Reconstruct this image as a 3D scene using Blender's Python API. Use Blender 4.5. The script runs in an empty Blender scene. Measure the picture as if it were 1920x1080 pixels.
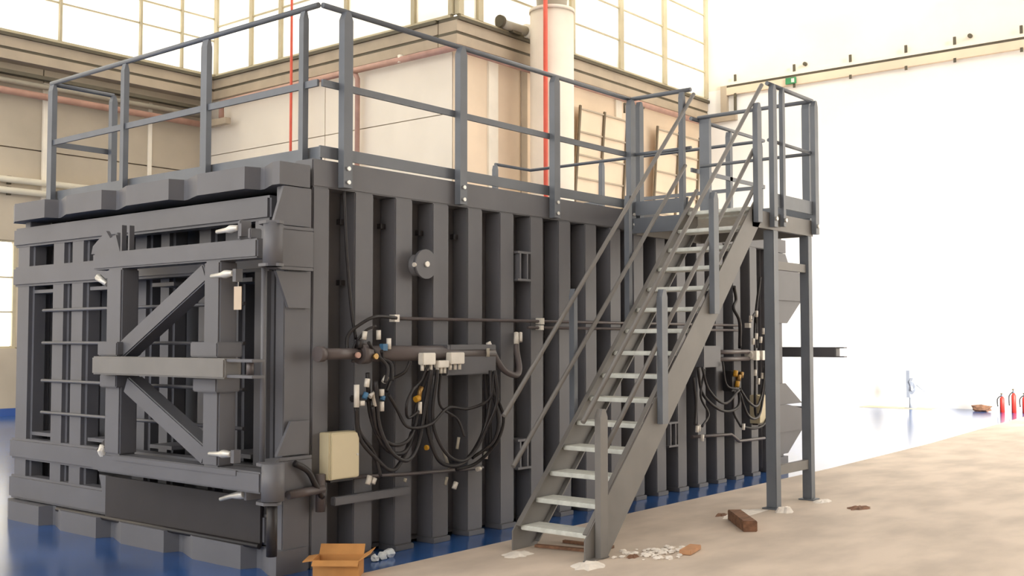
import bpy, bmesh, math, random
from mathutils import Vector, Matrix
random.seed(7)
S = bpy.context.scene
COL = S.collection

# ------------------------------------------------------------------ camera, sky, light, exposure
def make_camera():
    yaw, pitch, roll = 0.686876, 0.047283, -0.000891
    F = Vector((math.cos(pitch)*math.cos(yaw), math.cos(pitch)*math.sin(yaw), math.sin(pitch)))
    R = F.cross(Vector((0, 0, 1))).normalized()
    U = R.cross(F)
    c, s = math.cos(roll), math.sin(roll)
    R2, U2 = R*c + U*s, U*c - R*s
    cd = bpy.data.cameras.new('camera')
    cd.sensor_width = 36.0
    cd.lens = 2044.03/1920*36.0
    cd.clip_end = 200
    co = bpy.data.objects.new('camera', cd)
    M = Matrix((R2, U2, -F)).transposed().to_4x4()
    M.translation = Vector((-5.11227, -5.97197, 1.6))
    co.matrix_world = M
    COL.objects.link(co)
    S.camera = co
make_camera()

W = bpy.data.worlds.new('overcast_sky')
S.world = W
W.use_nodes = True
bg = W.node_tree.nodes['Background']
bg.inputs[0].default_value = (1.0, 0.985, 0.95, 1)
bg.inputs[1].default_value = 2.6

# hazy low sun through the gap added in the unseen right wall
sd = bpy.data.lights.new('hazy_sun', 'SUN')
sd.energy = 9.0
sd.angle = math.radians(12)
sd.color = (1.0, .97, .91)
so = bpy.data.objects.new('hazy_sun', sd); COL.objects.link(so)
so.rotation_euler = Vector((.5, .85, -.16)).to_track_quat('-Z', 'Y').to_euler()

S.view_settings.view_transform = 'Standard'
S.view_settings.look = 'None'
S.view_settings.exposure = 0.3
S.view_settings.gamma = 1.0
S.view_settings.use_curve_mapping = False
S.cycles.max_bounces = 6
S.cycles.use_denoising = True

# ------------------------------------------------------------------ materials
def lin(c):
    return tuple(((v/255)/12.92 if v/255 <= .04045 else ((v/255+.055)/1.055)**2.4) for v in c) + (1,)

def mat(name, rgb, rough=.5, metal=0.0, var=.12, scale=3.0, bump=0.0, spec=.5, detail=4, rgb2=None, stretch=(1, 1, 1)):
    m = bpy.data.materials.new(name)
    m.use_nodes = True
    nt = m.node_tree
    p = nt.nodes['Principled BSDF']
    p.inputs['Roughness'].default_value = rough
    p.inputs['Metallic'].default_value = metal
    p.inputs['Specular IOR Level'].default_value = spec
    base = lin(rgb)
    b2 = lin(rgb2) if rgb2 else tuple(max(0, v*(1-2*var)) for v in base[:3]) + (1,)
    tc = nt.nodes.new('ShaderNodeTexCoord')
    mp = nt.nodes.new('ShaderNodeMapping')
    mp.inputs['Scale'].default_value = stretch
    nz = nt.nodes.new('ShaderNodeTexNoise')
    nz.inputs['Scale'].default_value = scale
    nz.inputs['Detail'].default_value = detail
    rp = nt.nodes.new('ShaderNodeValToRGB')
    rp.color_ramp.elements[0].position = .35
    rp.color_ramp.elements[1].position = .62
    rp.color_ramp.elements[0].color = b2
    rp.color_ramp.elements[1].color = base
    nt.links.new(tc.outputs['Object'], mp.inputs[0])
    nt.links.new(mp.outputs[0], nz.inputs['Vector'])
    nt.links.new(nz.outputs[0], rp.inputs[0])
    nt.links.new(rp.outputs[0], p.inputs['Base Color'])
    if bump:
        bp = nt.nodes.new('ShaderNodeBump')
        bp.inputs['Strength'].default_value = bump
        bp.inputs['Distance'].default_value = .02
        nt.links.new(nz.outputs[0], bp.inputs['Height'])
        nt.links.new(bp.outputs[0], p.inputs['Normal'])
    return m

M = {}
M['paint'] = mat('grey_machine_paint', (99, 99, 104), .5, var=.05, scale=2.5)
M['rail'] = mat('blue_grey_rail_paint', (104, 109, 117), .45, var=.06, scale=4)
M['stair'] = mat('grey_stair_paint', (120, 117, 114), .5, var=.06, scale=3)
M['galv'] = mat('galvanised_tread', (218, 220, 214), .5, .0, var=.08, scale=14)
M['blue'] = mat('blue_epoxy_floor', (44, 88, 152), .17, var=.18, scale=1.3)
M['concfloor'] = mat('raw_concrete_floor', (212, 196, 180), .75, var=.12, scale=1.1, bump=.15, detail=8, stretch=(1, 2, 1))
M['wall'] = mat('cream_concrete_wall', (192, 179, 158), .85, var=.08, scale=.7, detail=7)
M['palewall'] = mat('pale_cream_lit_wall', (246, 236, 220), .85, var=.03, scale=.8, detail=7)  # lighter copy of the wall cream; middle wall's stronger light painted in
M['backwall'] = mat('sand_lit_concrete', (240, 218, 190), .85, var=.06, scale=.8, detail=7)  # same concrete as the left wall, raised to carry brighter light
M['lowbounce'] = mat('brown_low_bounce_wall', (140, 126, 110), .9, var=.1)  # for the unseen right wall; darkened to cut bounce onto the ribs
M['white'] = mat('white_painted_wall', (250, 247, 240), .8, var=.02, scale=.4)
M['ledge'] = mat('beige_steel_ledge', (186, 170, 148), .7, var=.08, scale=1.5)
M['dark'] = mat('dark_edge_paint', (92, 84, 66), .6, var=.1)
M['pilaster'] = mat('pale_pilaster_paint', (245, 236, 218), .8, var=.03)
M['pinkpipe'] = mat('faded_red_pipe_paint', (194, 152, 136), .5, var=.1)
M['redpipe'] = mat('red_pipe_paint', (222, 92, 70), .5, var=.06)
M['greypipe'] = mat('grey_pipe_paint', (172, 165, 150), .5, var=.08)
M['whitepipe'] = mat('white_pipe_paint', (242, 236, 218), .5, var=.04)
M['mullion'] = mat('pale_mullion_paint', (192, 180, 150), .6, var=.06)
M['column'] = mat('column_cream_paint', (235, 222, 204), .7, var=.05, scale=1.2)
M['hose'] = mat('black_rubber_hose', (34, 30, 32), .5, var=.1, scale=8)
M['steel'] = mat('bright_steel', (215, 212, 205), .3, .35, var=.06, scale=10)
M['fitting'] = mat('white_nickel_fitting', (228, 222, 212), .35, .1, var=.05, scale=10)
M['yellow'] = mat('yellow_plastic', (205, 152, 40), .5, var=.1)
M['bluecap'] = mat('blue_plastic', (70, 120, 160), .5, var=.1)
M['brass'] = mat('brass_fitting', (170, 135, 80), .35, .6, var=.1)
M['cream'] = mat('cream_enclosure_paint', (212, 200, 168), .5, var=.03)
M['cyl'] = mat('brown_grey_cylinder_paint', (94, 86, 86), .4, var=.08)
M['cardboard'] = mat('brown_cardboard', (196, 140, 80), .8, var=.1, scale=6)
M['wood'] = mat('brown_wood', (136, 98, 74), .8, var=.2, scale=3, stretch=(1, 8, 8))
M['orangewood'] = mat('orange_wood', (200, 150, 110), .8, var=.15, scale=5)
M['plaster'] = mat('white_plaster', (240, 232, 222), .9, var=.08, scale=12, bump=.3)
M['plastic'] = mat('white_crumpled_plastic', (228, 234, 238), .3, var=.1, scale=14)
M['red'] = mat('bright_red_paint', (215, 55, 45), .5, var=.06)
M['green'] = mat('green_sign_plastic', (60, 150, 95), .5, var=.1)
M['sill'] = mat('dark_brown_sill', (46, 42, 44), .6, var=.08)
M['screenbar'] = mat('brown_screen_bar', (112, 98, 78), .6, var=.08)
M['tag'] = mat('pale_paper_tag', (205, 186, 165), .8, var=.04)
M['greypost'] = mat('blue_grey_post_paint', (140, 145, 155), .5, var=.06)
M['baseband'] = mat('blue_base_band', (40, 80, 150), .5, var=.06)

def pane_mat():
    m = bpy.data.materials.new('frosted_translucent_pane')
    m.use_nodes = True
    nt = m.node_tree
    for n in list(nt.nodes): nt.nodes.remove(n)
    out = nt.nodes.new('ShaderNodeOutputMaterial')
    tr = nt.nodes.new('ShaderNodeBsdfTranslucent')
    tp = nt.nodes.new('ShaderNodeBsdfTransparent')
    nz = nt.nodes.new('ShaderNodeTexNoise')
    nz.inputs['Scale'].default_value = .5
    rp = nt.nodes.new('ShaderNodeValToRGB')
    rp.color_ramp.elements[0].color = (.86, .80, .68, 1)
    rp.color_ramp.elements[1].color = (.95, .93, .86, 1)
    rp.color_ramp.elements[0].position = .4
    rp.color_ramp.elements[1].position = .6
    tc = nt.nodes.new('ShaderNodeTexCoord')
    nt.links.new(tc.outputs['Object'], nz.inputs['Vector'])
    nt.links.new(nz.outputs[0], rp.inputs[0])
    nt.links.new(rp.outputs[0], tr.inputs[0])
    tp.inputs[0].default_value = (1, .99, .96, 1)
    mx = nt.nodes.new('ShaderNodeMixShader')
    mx.inputs[0].default_value = .35
    nt.links.new(tr.outputs[0], mx.inputs[1])
    nt.links.new(tp.outputs[0], mx.inputs[2])
    nt.links.new(mx.outputs[0], out.inputs[0])
    return m
M['pane'] = pane_mat()

# ------------------------------------------------------------------ mesh helpers
class MB:
    def __init__(s): s.b = bmesh.new()
    def hexa(s, v):
        vs = [s.b.verts.new(p) for p in v]
        for f in ((0, 3, 2, 1), (4, 5, 6, 7), (0, 1, 5, 4), (1, 2, 6, 5), (2, 3, 7, 6), (3, 0, 4, 7)):
            s.b.faces.new([vs[i] for i in f])
        return s
    def box(s, x0, x1, y0, y1, z0, z1):
        x0, x1 = min(x0, x1), max(x0, x1); y0, y1 = min(y0, y1), max(y0, y1); z0, z1 = min(z0, z1), max(z0, z1)
        return s.hexa([(x0, y0, z0), (x1, y0, z0), (x1, y1, z0), (x0, y1, z0), (x0, y0, z1), (x1, y0, z1), (x1, y1, z1), (x0, y1, z1)])
    def bar(s, p, q, w, h, up=(0, 0, 1)):            # box beam from p to q
        p, q = Vector(p), Vector(q); d = (q-p).normalized()
        side = d.cross(Vector(up)).normalized(); u = side.cross(d)
        v = []
        for c in (p, q):
            v.append([c - side*w/2 - u*h/2, c + side*w/2 - u*h/2, c + side*w/2 + u*h/2, c - side*w/2 + u*h/2])
        a, b = v
        return s.hexa([a[0], a[1], b[1], b[0], a[3], a[2], b[2], b[3]])
    def tube(s, pts, r, n=10, cap=True):
        pts = [Vector(p) for p in pts]; rings = []
        prev = None
        for i, p in enumerate(pts):
            d = (pts[min(i+1, len(pts)-1)] - pts[max(i-1, 0)]).normalized()
            if prev is None:
                a = Vector((0, 0, 1)) if abs(d.z) < .9 else Vector((1, 0, 0))
                x = d.cross(a).normalized()
            else:
                x = (prev - d*prev.dot(d)).normalized()
            prev = x; y = d.cross(x)
            rr = r[i] if isinstance(r, (list, tuple)) else r
            rings.append([s.b.verts.new(p + (x*math.cos(t) + y*math.sin(t))*rr) for t in [2*math.pi*k/n for k in range(n)]])
        for a, b in zip(rings, rings[1:]):
            for k in range(n):
                f = s.b.faces.new([a[k], a[(k+1) % n], b[(k+1) % n], b[k]]); f.smooth = True
        if cap:
            s.b.faces.new(rings[0][::-1]); s.b.faces.new(rings[-1])
        return s
    def prism(s, poly, vec):
        vec = Vector(vec)
        a = [s.b.verts.new(p) for p in poly]; b = [s.b.verts.new(Vector(p)+vec) for p in poly]
        n = len(a)
        s.b.faces.new(a[::-1]); s.b.faces.new(b)
        for k in range(n): s.b.faces.new([a[k], a[(k+1) % n], b[(k+1) % n], b[k]])
        return s
    def blob(s, c, r, seed=0, sz=(1, 1, 1)):
        rnd = random.Random(seed)
        res = bmesh.ops.create_icosphere(s.b, subdivisions=2, radius=r)
        for v in res['verts']:
            k = 1 + rnd.uniform(-.25, .25)
            v.co = Vector((v.co.x*sz[0]*k, v.co.y*sz[1]*k, v.co.z*sz[2]*k)) + Vector(c)
        return s
    def mesh(s, name, m, bevel=0.0):
        bmesh.ops.recalc_face_normals(s.b, faces=s.b.faces[:])
        s.b.normal_update()
        if bevel:
            es = [e for e in s.b.edges if len(e.link_faces) == 2 and e.calc_face_angle(0) > .6]
            bmesh.ops.bevel(s.b, geom=es, offset=bevel, segments=2, affect='EDGES', clamp_overlap=True)
        me = bpy.data.meshes.new(name); s.b.to_mesh(me); s.b.free()
        me.materials.append(M[m]); return me
    def obj(s, name, m, parent=None, bevel=0.0, label=None, stuff=False):
        return link(name, s.mesh(name, m, bevel), parent, label=label, stuff=stuff)

def link(name, me, parent=None, off=(0, 0, 0), label=None, stuff=False):
    o = bpy.data.objects.new(name, me); COL.objects.link(o); o.location = off
    if parent is not None:
        o.parent = parent
        if parent.type == 'EMPTY': o.matrix_parent_inverse = Matrix.Translation(-parent.location)
        elif parent.get('off'): o.matrix_parent_inverse = Matrix.Translation(-parent.location)
    if label: o['label'] = label
    if stuff: o['kind'] = 'stuff'
    return o

def thing(name, label, cat, loc=(0, 0, 0), group=None):
    o = bpy.data.objects.new(name, None); COL.objects.link(o); o.location = loc
    o.empty_display_size = .1
    o['label'] = label; o['category'] = cat
    if group: o['group'] = group
    return o
def tag(o, label, cat, group=None):
    o['label'] = label; o['category'] = cat
    if group: o['group'] = group
    return o
def struct(o):
    o['kind'] = 'structure'; return o

def spline(pts, n=6):
    P = [Vector(p) for p in pts]; P = [P[0]*2-P[1]] + P + [P[-1]*2-P[-2]]
    out = []
    for i in range(1, len(P)-2):
        for k in range(n):
            t = k/n
            out.append(.5*((2*P[i]) + (P[i+1]-P[i-1])*t + (2*P[i-1]-5*P[i]+4*P[i+1]-P[i+2])*t*t + (-P[i-1]+3*P[i]-3*P[i+1]+P[i+2])*t**3))
    out.append(P[-2]); return out

# ------------------------------------------------------------------ the hall
AY, BX, CY, DX, TOP = 16.9, 10.9, 8.6, 20.9, 12.5
LZ = 8.05          # top of the steel ledge that carries the glazing

edge = [(-16, -.38), (8, -.38), (12, -.25), (16.7, .05), (DX, .3)]
fl = MB()
fl.prism([(x, y, -.2) for x, y in edge] + [(DX, AY+.4, -.2), (-16, AY+.4, -.2)], (0, 0, .2))
struct(fl.obj('floor', 'blue'))
fc = MB()
fc.prism([(x, y, -.2) for x, y in reversed(edge)] + [(-16, -20, -.2), (DX, -20, -.2)], (0, 0, .2))
struct(fc.obj('floor', 'concfloor'))

# left wall: concrete panels up to the ledge
wl = struct(MB().box(-16, BX+.3, AY+.1, AY+.3, 0, 1.40).box(-16, BX+.3, AY+.1, AY+.3, 3.72, LZ-.3).box(-16, -3.0, AY+.1, AY+.3, 1.40, 3.72).box(6.15, BX+.3, AY+.1, AY+.3, 1.40, 3.72).obj('wall_left', 'wall'))
xs = [-16, -11.6, -7.2, -2.8, 1.6, 6.64, 10.85]
zs = [(0.02, 1.42), (3.72, 5.69), (5.72, 7.62)]
for i in range(len(xs)-1):
    for z0, z1 in zs:
        MB().box(xs[i]+.015, xs[i+1]-.015, AY, AY+.1, z0, z1).obj('panel', 'wall', wl)
MB().box(6.17, 6.62, AY, AY+.1, 1.44, 3.70).obj('panel', 'wall', wl)
MB().box(6.66, 10.83, AY, AY+.1, 1.44, 3.70).obj('panel', 'wall', wl)
struct(MB().box(6.62, 6.78, AY-.06, AY, .15, 7.2).obj('trim_1', 'pilaster'))
struct(MB().box(9.2, 9.3, AY-.03, AY, .15, 7.2).obj('trim_2', 'pilaster'))
struct(MB().box(-16, 10.85, AY-.03, AY, 0, .16).obj('baseboard_left', 'baseband'))
# low window in the left wall, its right jamb showing beside the machine
w4 = struct(MB().box(-3.0, 6.15, AY+.05, AY+.08, 1.40, 1.47).box(-3.0, 6.15, AY+.05, AY+.08, 3.68, 3.74).box(6.08, 6.15, AY+.05, AY+.08, 1.47, 3.68).obj('window_4', 'mullion'))
pm = MB().box(-.68, .68, AY+.055, AY+.07, 0, .70).mesh('pane', 'pane')
for i in range(6):
    for k in range(3):
        link('pane', pm, w4, (5.38-1.42*i, 0, 1.48+.735*k))
for k in (1, 2): MB().box(-3, 6.08, AY+.03, AY+.08, 1.46+.735*k-.015, 1.46+.735*k+.015).obj('glazing_bar', 'mullion', w4)
for i in range(6): MB().box(5.38-1.42*i-.73, 5.38-1.42*i-.69, AY+.03, AY+.08, 1.47, 3.68).obj('mullion', 'mullion', w4)

# middle wall (faces the camera's left) and the far long wall behind the machine
wb = struct(MB().box(BX+.1, BX+.3, CY+.1, AY+.1, 0, LZ-.3).obj('wall_middle', 'palewall'))
ys = [CY+.1, 12.55, AY-.02]
for i in range(2):
    for z0, z1 in ((.02, 1.9), (1.92, 4.0), (4.02, 6.14), (6.16, 7.7)):
        MB().box(BX, BX+.1, ys[i]+.012, ys[i+1]-.012, z0, z1).obj('panel', 'palewall', wb)
wc = struct(MB().box(BX+.1, DX, CY+.1, CY+.3, 0, LZ-.3).obj('wall_back', 'wall'))
xc = [BX, 12.0, 14.5, 17.5, DX]
for i in range(4):
    for z0, z1 in ((.02, 3.2), (3.22, 7.7)):
        MB().box(xc[i]+.012, xc[i+1]-.012, CY, CY+.1, z0, z1).obj('panel', 'backwall', wc)
struct(MB().box(11.85, 12.15, CY-.05, CY, 0, 7.4).obj('trim_3', 'pilaster'))
struct(MB().box(12.95, 13.15, CY-.03, CY, 0, 7.4).obj('trim_4', 'ledge'))
struct(MB().box(16.55, 16.8, CY-.05, CY, 0, 7.4).obj('trim_5', 'pilaster'))

# end wall on the right of the picture
wr = struct(MB().box(DX, DX+.3, -20, CY+.3, 0, 8.3).obj('wall_right', 'white'))
MB().box(DX, DX+.3, -20, CY+.3, 8.3, TOP).obj('upper_wall', 'palewall', wr)

# unseen walls added to balance light: right wall with sun gap, low rear wall
struct(MB().box(-16, 8.0, -14.3, -14, 0, TOP).obj('wall_front', 'lowbounce'))
struct(MB().box(8.0, DX, -14.3, -14, 9.0, TOP).obj('wall_front', 'lowbounce'))
struct(MB().box(-16.3, -16, -14.3, AY+.3, 0, 1.2).obj('wall_rear', 'wall'))
cl = struct(MB().box(-16.3, 10.0, -14.3, AY+.3, TOP, TOP+.2).obj('ceiling', 'white'))  # unseen roof added to hold sky light off the chamber side
for x in (11.6, 14.0, 16.8):      # unseen roof slats; open strips added between them brighten the far walls
    MB().box(x, x+(.7 if x < 16 else DX-x), -14.3, AY+.3, TOP, TOP+.3).obj('added_roof_slat', 'white', cl)

# steel ledges (deep beam with a dark top flange, a groove and a dark soffit)
def ledge(n, along, p0, p1, face, sgn):
    """along 'x' or 'y'; face = coordinate of the visible face; sgn = towards the room"""
    def bx(d0, d1, z0, z1, a0=p0, a1=p1):
        m = MB()
        if along == 'x': return m.box(a0, a1, face+d0*sgn, face+d1*sgn, z0, z1)
        return m.box(face+d0*sgn, face+d1*sgn, a0, a1, z0, z1)
    t = struct(bx(-.5, 0, 7.76, 7.98).obj('trim_%d' % n, 'ledge'))
    bx(-.5, .06, 7.98, 8.05).obj('top_flange', 'dark', t)
    bx(-.5, -.02, 7.70, 7.76).obj('groove', 'dark', t)
    bx(-.5, 0, 7.50, 7.70).obj('lower_face', 'ledge', t)
    return t
ledge(6, 'x', -16, BX+.08, AY-.35, -1)
ledge(7, 'y', CY+.40, AY-.35, BX-.12, -1)
ledge(8, 'x', BX-.115, DX-.01, CY-.12, -1)

# glazing above the ledges: vertical mullions, transoms and single panes
def glazing(n, along, face, cuts, zc, w, sgn):
    def bx(m, a0, a1, d0, d1, z0, z1):
        if along == 'x': return m.box(a0, a1, face+d0*sgn, face+d1*sgn, z0, z1)
        return m.box(face+d0*sgn, face+d1*sgn, a0, a1, z0, z1)
    root = struct(bx(MB(), min(cuts), max(cuts), -.06, .05, LZ, LZ+.06).obj('window_%d' % n, 'mullion'))
    for c in cuts: bx(MB(), c-w/2, c+w/2, -.06, .06, LZ+.06, TOP).obj('mullion', 'mullion', root)
    for z in zc: bx(MB(), min(cuts), max(cuts), -.03, .03, z-.015, z+.015).obj('transom', 'mullion', root)
    zz = [LZ+.06] + list(zc) + [TOP]
    for a, b in zip(cuts, cuts[1:]):
        for z0, z1 in zip(zz, zz[1:]):
            bx(MB(), a+w/2, b-w/2, -.012, .0, z0+.02, z1-.02).obj('pane', 'pane', root)
zc = [8.95, 9.75, 10.55, 11.5]
glazing(1, 'x', AY-.35, [-16, -13, -10, -7, -4, -1, 1.9, 4.3, 6.8, 8.75, 9.85, BX-.1], [8.95, 9.5, 10.4, 11.5], .055, -1)
glazing(2, 'y', BX-.08, [CY+.05, 9.7, 11.75, 14.0, 15.1, AY-.42], [9.3, 10.8], .10, -1)
glazing(3, 'x', CY-.08, [BX+.0, 11.5, 14.7, 16.7, 18.7, DX-.06], [8.82, 9.6, 10.38, 11.4], .15, -1)

# ------------------------------------------------------------------ the steel chamber
CH = thing('steel_chamber', 'huge grey steel box chamber with vertical ribs and a braced front gate', 'machine', (3.5, 1.9, 0))
PX0, PX1, PW = -.30, 7.45, 3.82
# shell
MB().box(.06, 7.1, .17, .22, .05, 2.8).obj('side_panel', 'paint', CH)
MB().box(.06, 7.1, 3.6, 3.65, .05, 2.8).obj('side_panel', 'paint', CH)
MB().box(-.1, 7.2, .17, 3.7, 2.74, 2.80).obj('roof_panel', 'paint', CH)
MB().box(7.05, 7.12, .1, 3.7, .05, 2.78).obj('rear_panel', 'paint', CH)
MB().box(.02, 7.1, .17, 3.65, .02, .06).obj('bottom_panel', 'paint', CH)
# long top beam and corner columns
MB().box(-.06, 7.45, 0, .20, 2.69, 2.89).obj('top_beam', 'paint', CH, .008)
MB().box(-.06, 7.45, 3.62, 3.82, 2.69, 2.89).obj('top_beam', 'paint', CH, .008)
for y0, y1 in ((0, .17), (3.65, 3.82)):
    MB().box(-.055, .10, y0, y1, 0, 2.69).obj('corner_column', 'paint', CH, .008)
    MB().box(-.30 if y0 < 1 else -.262, -.06, y0+.005, y1-.07, 0.0, 2.67).obj('flange_plate', 'paint', CH, .006)
    MB().box(7.08, 7.2, y0, y1, 0, 2.69).obj('corner_column', 'paint', CH, .008)
    MB().box(7.21, 7.45, y0+.005, y1-.07, 0, 2.67).obj('flange_plate', 'paint', CH, .006)
# sixteen ribs
ribm = MB().box(0, .19, 0, .168, .04, 2.69).mesh('rib', 'paint', .008)
footm = MB().box(-.005, .195, -.02, .168, 0, .04).mesh('foot_plate', 'paint', .005)
clipm = MB().box(-.05, 0, .09, .13, 0, .04).mesh('weld_lug', 'hose')
for k in range(16):
    x = .344 + .416*k
    link('rib', ribm, CH, (x, 0, 0))
    link('foot_plate', footm, CH, (x, 0, 0))
for x, z in ((.33, 2.45), (.33, 2.0), (.742, 2.45), (1.158, 2.43), (1.57, 2.43)):
    link('weld_lug', clipm, CH, (x, 0, z))
# folded fascia sheets, top and bottom, front and rear
def fascia(z0, z1, flip):
    X0, X1 = -.37, -.265
    prof = [(3.90, -.30), (3.87, -.31), (3.74, X0)]
    for yd in (3.20, 2.27, 1.31, .37):
        prof += [(yd, X0), (yd-.045, X1), (yd-.09, X1), (yd-.37, X0)]
    prof[-1] = (.06, X0)
    prof += [(-.02, X0)]
    poly = [(x, y, z0) for y, x in prof] + [(-.10, -.02, z0), (-.10, 3.88, z0)]
    if flip: poly = [(7.15-p[0], p[1], z0) for p in poly]
    return MB().prism(poly, (0, 0, z1-z0))
fascia(2.67, 2.83, False).obj('fascia', 'paint', CH)
fascia(.0, .165, False).obj('fascia', 'paint', CH)
fascia(2.67, 2.83, True).obj('fascia', 'paint', CH)
fascia(.0, .165, True).obj('fascia', 'paint', CH)

# front door: deep panel, four cross beams, box uprights, tie rods
DR = MB().box(.22, .26, .23, 3.58, .17, 2.66).obj('door', 'paint', CH)
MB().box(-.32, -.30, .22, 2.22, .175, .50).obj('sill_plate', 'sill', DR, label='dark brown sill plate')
MB().prism([(-.31, 2.22, .50), (-.31, 2.34, .50), (-.31, 2.22, .20)], (.02, 0, 0)).obj('sill_plate', 'paint', DR)
for z0, z1 in ((2.445, 2.62), (2.085, 2.265), (.53, .715), (.175, .385)):
    MB().box(-.30, -.15, .18, 3.90, z0, z1).obj('cross_beam', 'paint', DR, .02)
upr = [(3.60, 3.875), (2.99, 3.24), (2.67, 2.92), (2.07, 2.31), (1.74, 1.93), (1.18, 1.40), (.82, 1.06), (.19, .40)]
for y0, y1 in upr:
    (MB().box(-.275, -.10, y0, y1, .20, 2.60) if y0 > 2.5 or y0 < .5 else MB().box(-.05, .12, y0, y1, .20, 2.60)).obj('upright', 'paint', DR, .035)
for z in (1.86, 1.575, 1.245, .967):
    MB().tube([(-.295, 3.33, z), (-.295, .45, z)], .014, 8).obj('tie_rod', 'paint', DR)
for y0, y1 in ((3.26, 3.60), (2.33, 2.65), (1.42, 1.72), (.44, .8)):
    for z in (2.02, .75):
        MB().box(-.24, .21, y0, y1, z, z+.03).obj('stiffener', 'paint', DR)

# locking gate hinged in front of the door
GT = MB().box(-.65, -.50, -.14, 1.90, 2.14, 2.27).obj('locking_gate', 'paint', CH, .012)
gb = MB().box(-.65, -.50, -.20, 1.80, .60, .74).obj('bottom_rail', 'paint', GT, .012)
MB().box(-.656, -.65, .05, 1.55, .70, .735).obj('wear_strip', 'paint', GT)
MB().box(-.65, -.50, 1.48, 1.69, .74, 2.14).obj('post', 'paint', GT, .012)
MB().box(-.65, -.50, .26, .44, .74, 2.14).obj('post', 'paint', GT, .012)
MB().bar((-.58, .44, 2.07), (-.58, 1.50, 1.52), .13, .13, (1, 0, 0)).obj('diagonal_brace', 'paint', GT, .01)
MB().bar((-.58, 1.42, 1.27), (-.58, .42, .80), .13, .13, (1, 0, 0)).obj('diagonal_brace', 'paint', GT, .01)
MB().box(-.80, -.66, -.01, 1.62, 1.345, 1.478).obj('crossbar', 'stair', GT, .01, label='paler grey crossbar')
MB().box(-.78, -.68, -.28, 0, 1.455, 1.475).box(-.78, -.68, -.28, 0, 1.352, 1.372).obj('clevis_lug', 'paint', GT, .004)
MB().tube([(-.73, -.19, 1.36), (-.73, -.19, 1.47)], .025, 10).obj('clevis_pin', 'cyl', GT)
for y0, y1 in ((1.45, 1.72), (.21, .52)):
    MB().box(-.70, -.49, y0, y1, 1.482, 1.585).obj('sleeve', 'paint', GT, .008)
    MB().box(-.69, -.49, y0+.02, y1-.02, 1.245, 1.34).obj('sleeve', 'paint', GT, .008)
# latch pieces on the free end of the gate
MB().prism([(-.62, 1.97, 2.27), (-.62, 1.95, 2.33), (-.62, 1.76, 2.44), (-.62, 1.70, 2.38), (-.62, 1.62, 2.40), (-.62, 1.56, 2.27)], (.03, 0, 0)).obj('latch_plate', 'paint', GT)
MB().prism([(-.55, 1.90, 2.27), (-.55, 1.82, 2.38), (-.55, 1.72, 2.43), (-.55, 1.60, 2.27)], (.03, 0, 0)).obj('latch_plate', 'paint', GT)
MB().box(-.62, -.58, 1.535, 1.555, 2.27, 2.47).obj('lug_plate', 'paint', GT)
MB().box(-.62, -.58, 1.43, 1.45, 2.27, 2.46).obj('lug_plate', 'paint', GT)
MB().tube([(-.58, 1.93, 2.09), (-.58, 1.80, 2.03)], [.03, .02], 8).obj('latch_bolt', 'steel', GT, label='bright steel bolt end')
MB().prism([(-.60, 1.93, .60), (-.60, 1.93, .70), (-.60, 1.78, .74), (-.60, 1.68, .60)], (.08, 0, 0)).obj('latch_plate', 'paint', GT)
MB().bar((-.60, 1.82, .74), (-.58, 1.68, .87), .04, .06, (1, 0, 0)).obj('latch_lever', 'hose', GT)
MB().blob((-.64, 1.72, .76), .035, 3, (1, 1, 1.3)).obj('latch_knob', 'fitting', GT, label='white knob')
# silver handles
for z, x in ((2.335, -.66), (2.03, -.70), (.835, -.70)):
    h = MB().tube([(x, .28, z), (x, .17, z+.005), (x, .13, z+.008), (x, .10, z+.01), (x, .04, z+.012)], [.014, .018, .028, .026, .018], 10).obj('clamp_handle', 'steel', GT, label='silver handle')
    MB().box(x-.005, x+.05, .005, .04, z-.045, z+.04).obj('clamp_block', 'paint', h)
h = MB().tube([(-.52, .40, .50), (-.52, .27, .535), (-.52, .18, .55), (-.52, .13, .56)], [.014, .018, .03, .03], 10).obj('clamp_handle', 'steel', DR, label='silver handle')
MB().box(-.53, -.32, .10, .125, .52, .59).obj('clamp_block', 'paint', h)
MB().box(-.655, -.56, .03, .06, 2.27, 2.40).obj('clamp_block', 'paint', GT, .006)
MB().box(-.655, -.56, -.08, -.05, 2.27, 2.34).obj('clamp_block', 'paint', GT, .006)
# hinge at the corner
MB().tube([(-.59, -.235, 2.08), (-.59, -.235, 2.37)], .066, 18).obj('hinge_barrel', 'paint', GT)
MB().tube([(-.60, -.27, .56), (-.60, -.27, .80)], .075, 18).obj('hinge_barrel', 'paint', GT)
MB().tube([(-.59, -.25, .20), (-.59, -.25, .56)], .035, 14).obj('hinge_pin', 'hose', GT, label='dark hinge pin below the lower barrel')
MB().tube([(-.58, -.13, .80), (-.58, -.13, 2.08)], .018, 8).obj('torsion_rod', 'paint', GT)
for z0, z1 in ((2.10, 2.36), (.55, .78)):
    MB().box(-.38, -.09, -.055, 0, z0, z1).obj('hinge_block', 'paint', CH, .006)
    for z in (z0-.02, z1):
        MB().prism([(-.10, -.06, z), (-.38, -.06, z), (-.52, -.19, z), (-.545, -.29, z), (-.60, -.31, z), (-.66, -.25, z), (-.65, -.16, z), (-.45, .0, z), (-.10, .0, z)], (0, 0, .02)).obj('hinge_plate', 'paint', CH)
MB().prism([(-.10, -.03, 2.66), (-.34, -.03, 2.66), (-.43, -.03, 2.39), (-.10, -.03, 2.39)], (0, .025, 0)).obj('gusset', 'paint', CH)
MB().prism([(-.10, -.03, 2.07), (-.40, -.03, 2.07), (-.29, -.03, 1.82), (-.10, -.03, 1.82)], (0, .025, 0)).obj('gusset', 'paint', CH)
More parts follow.
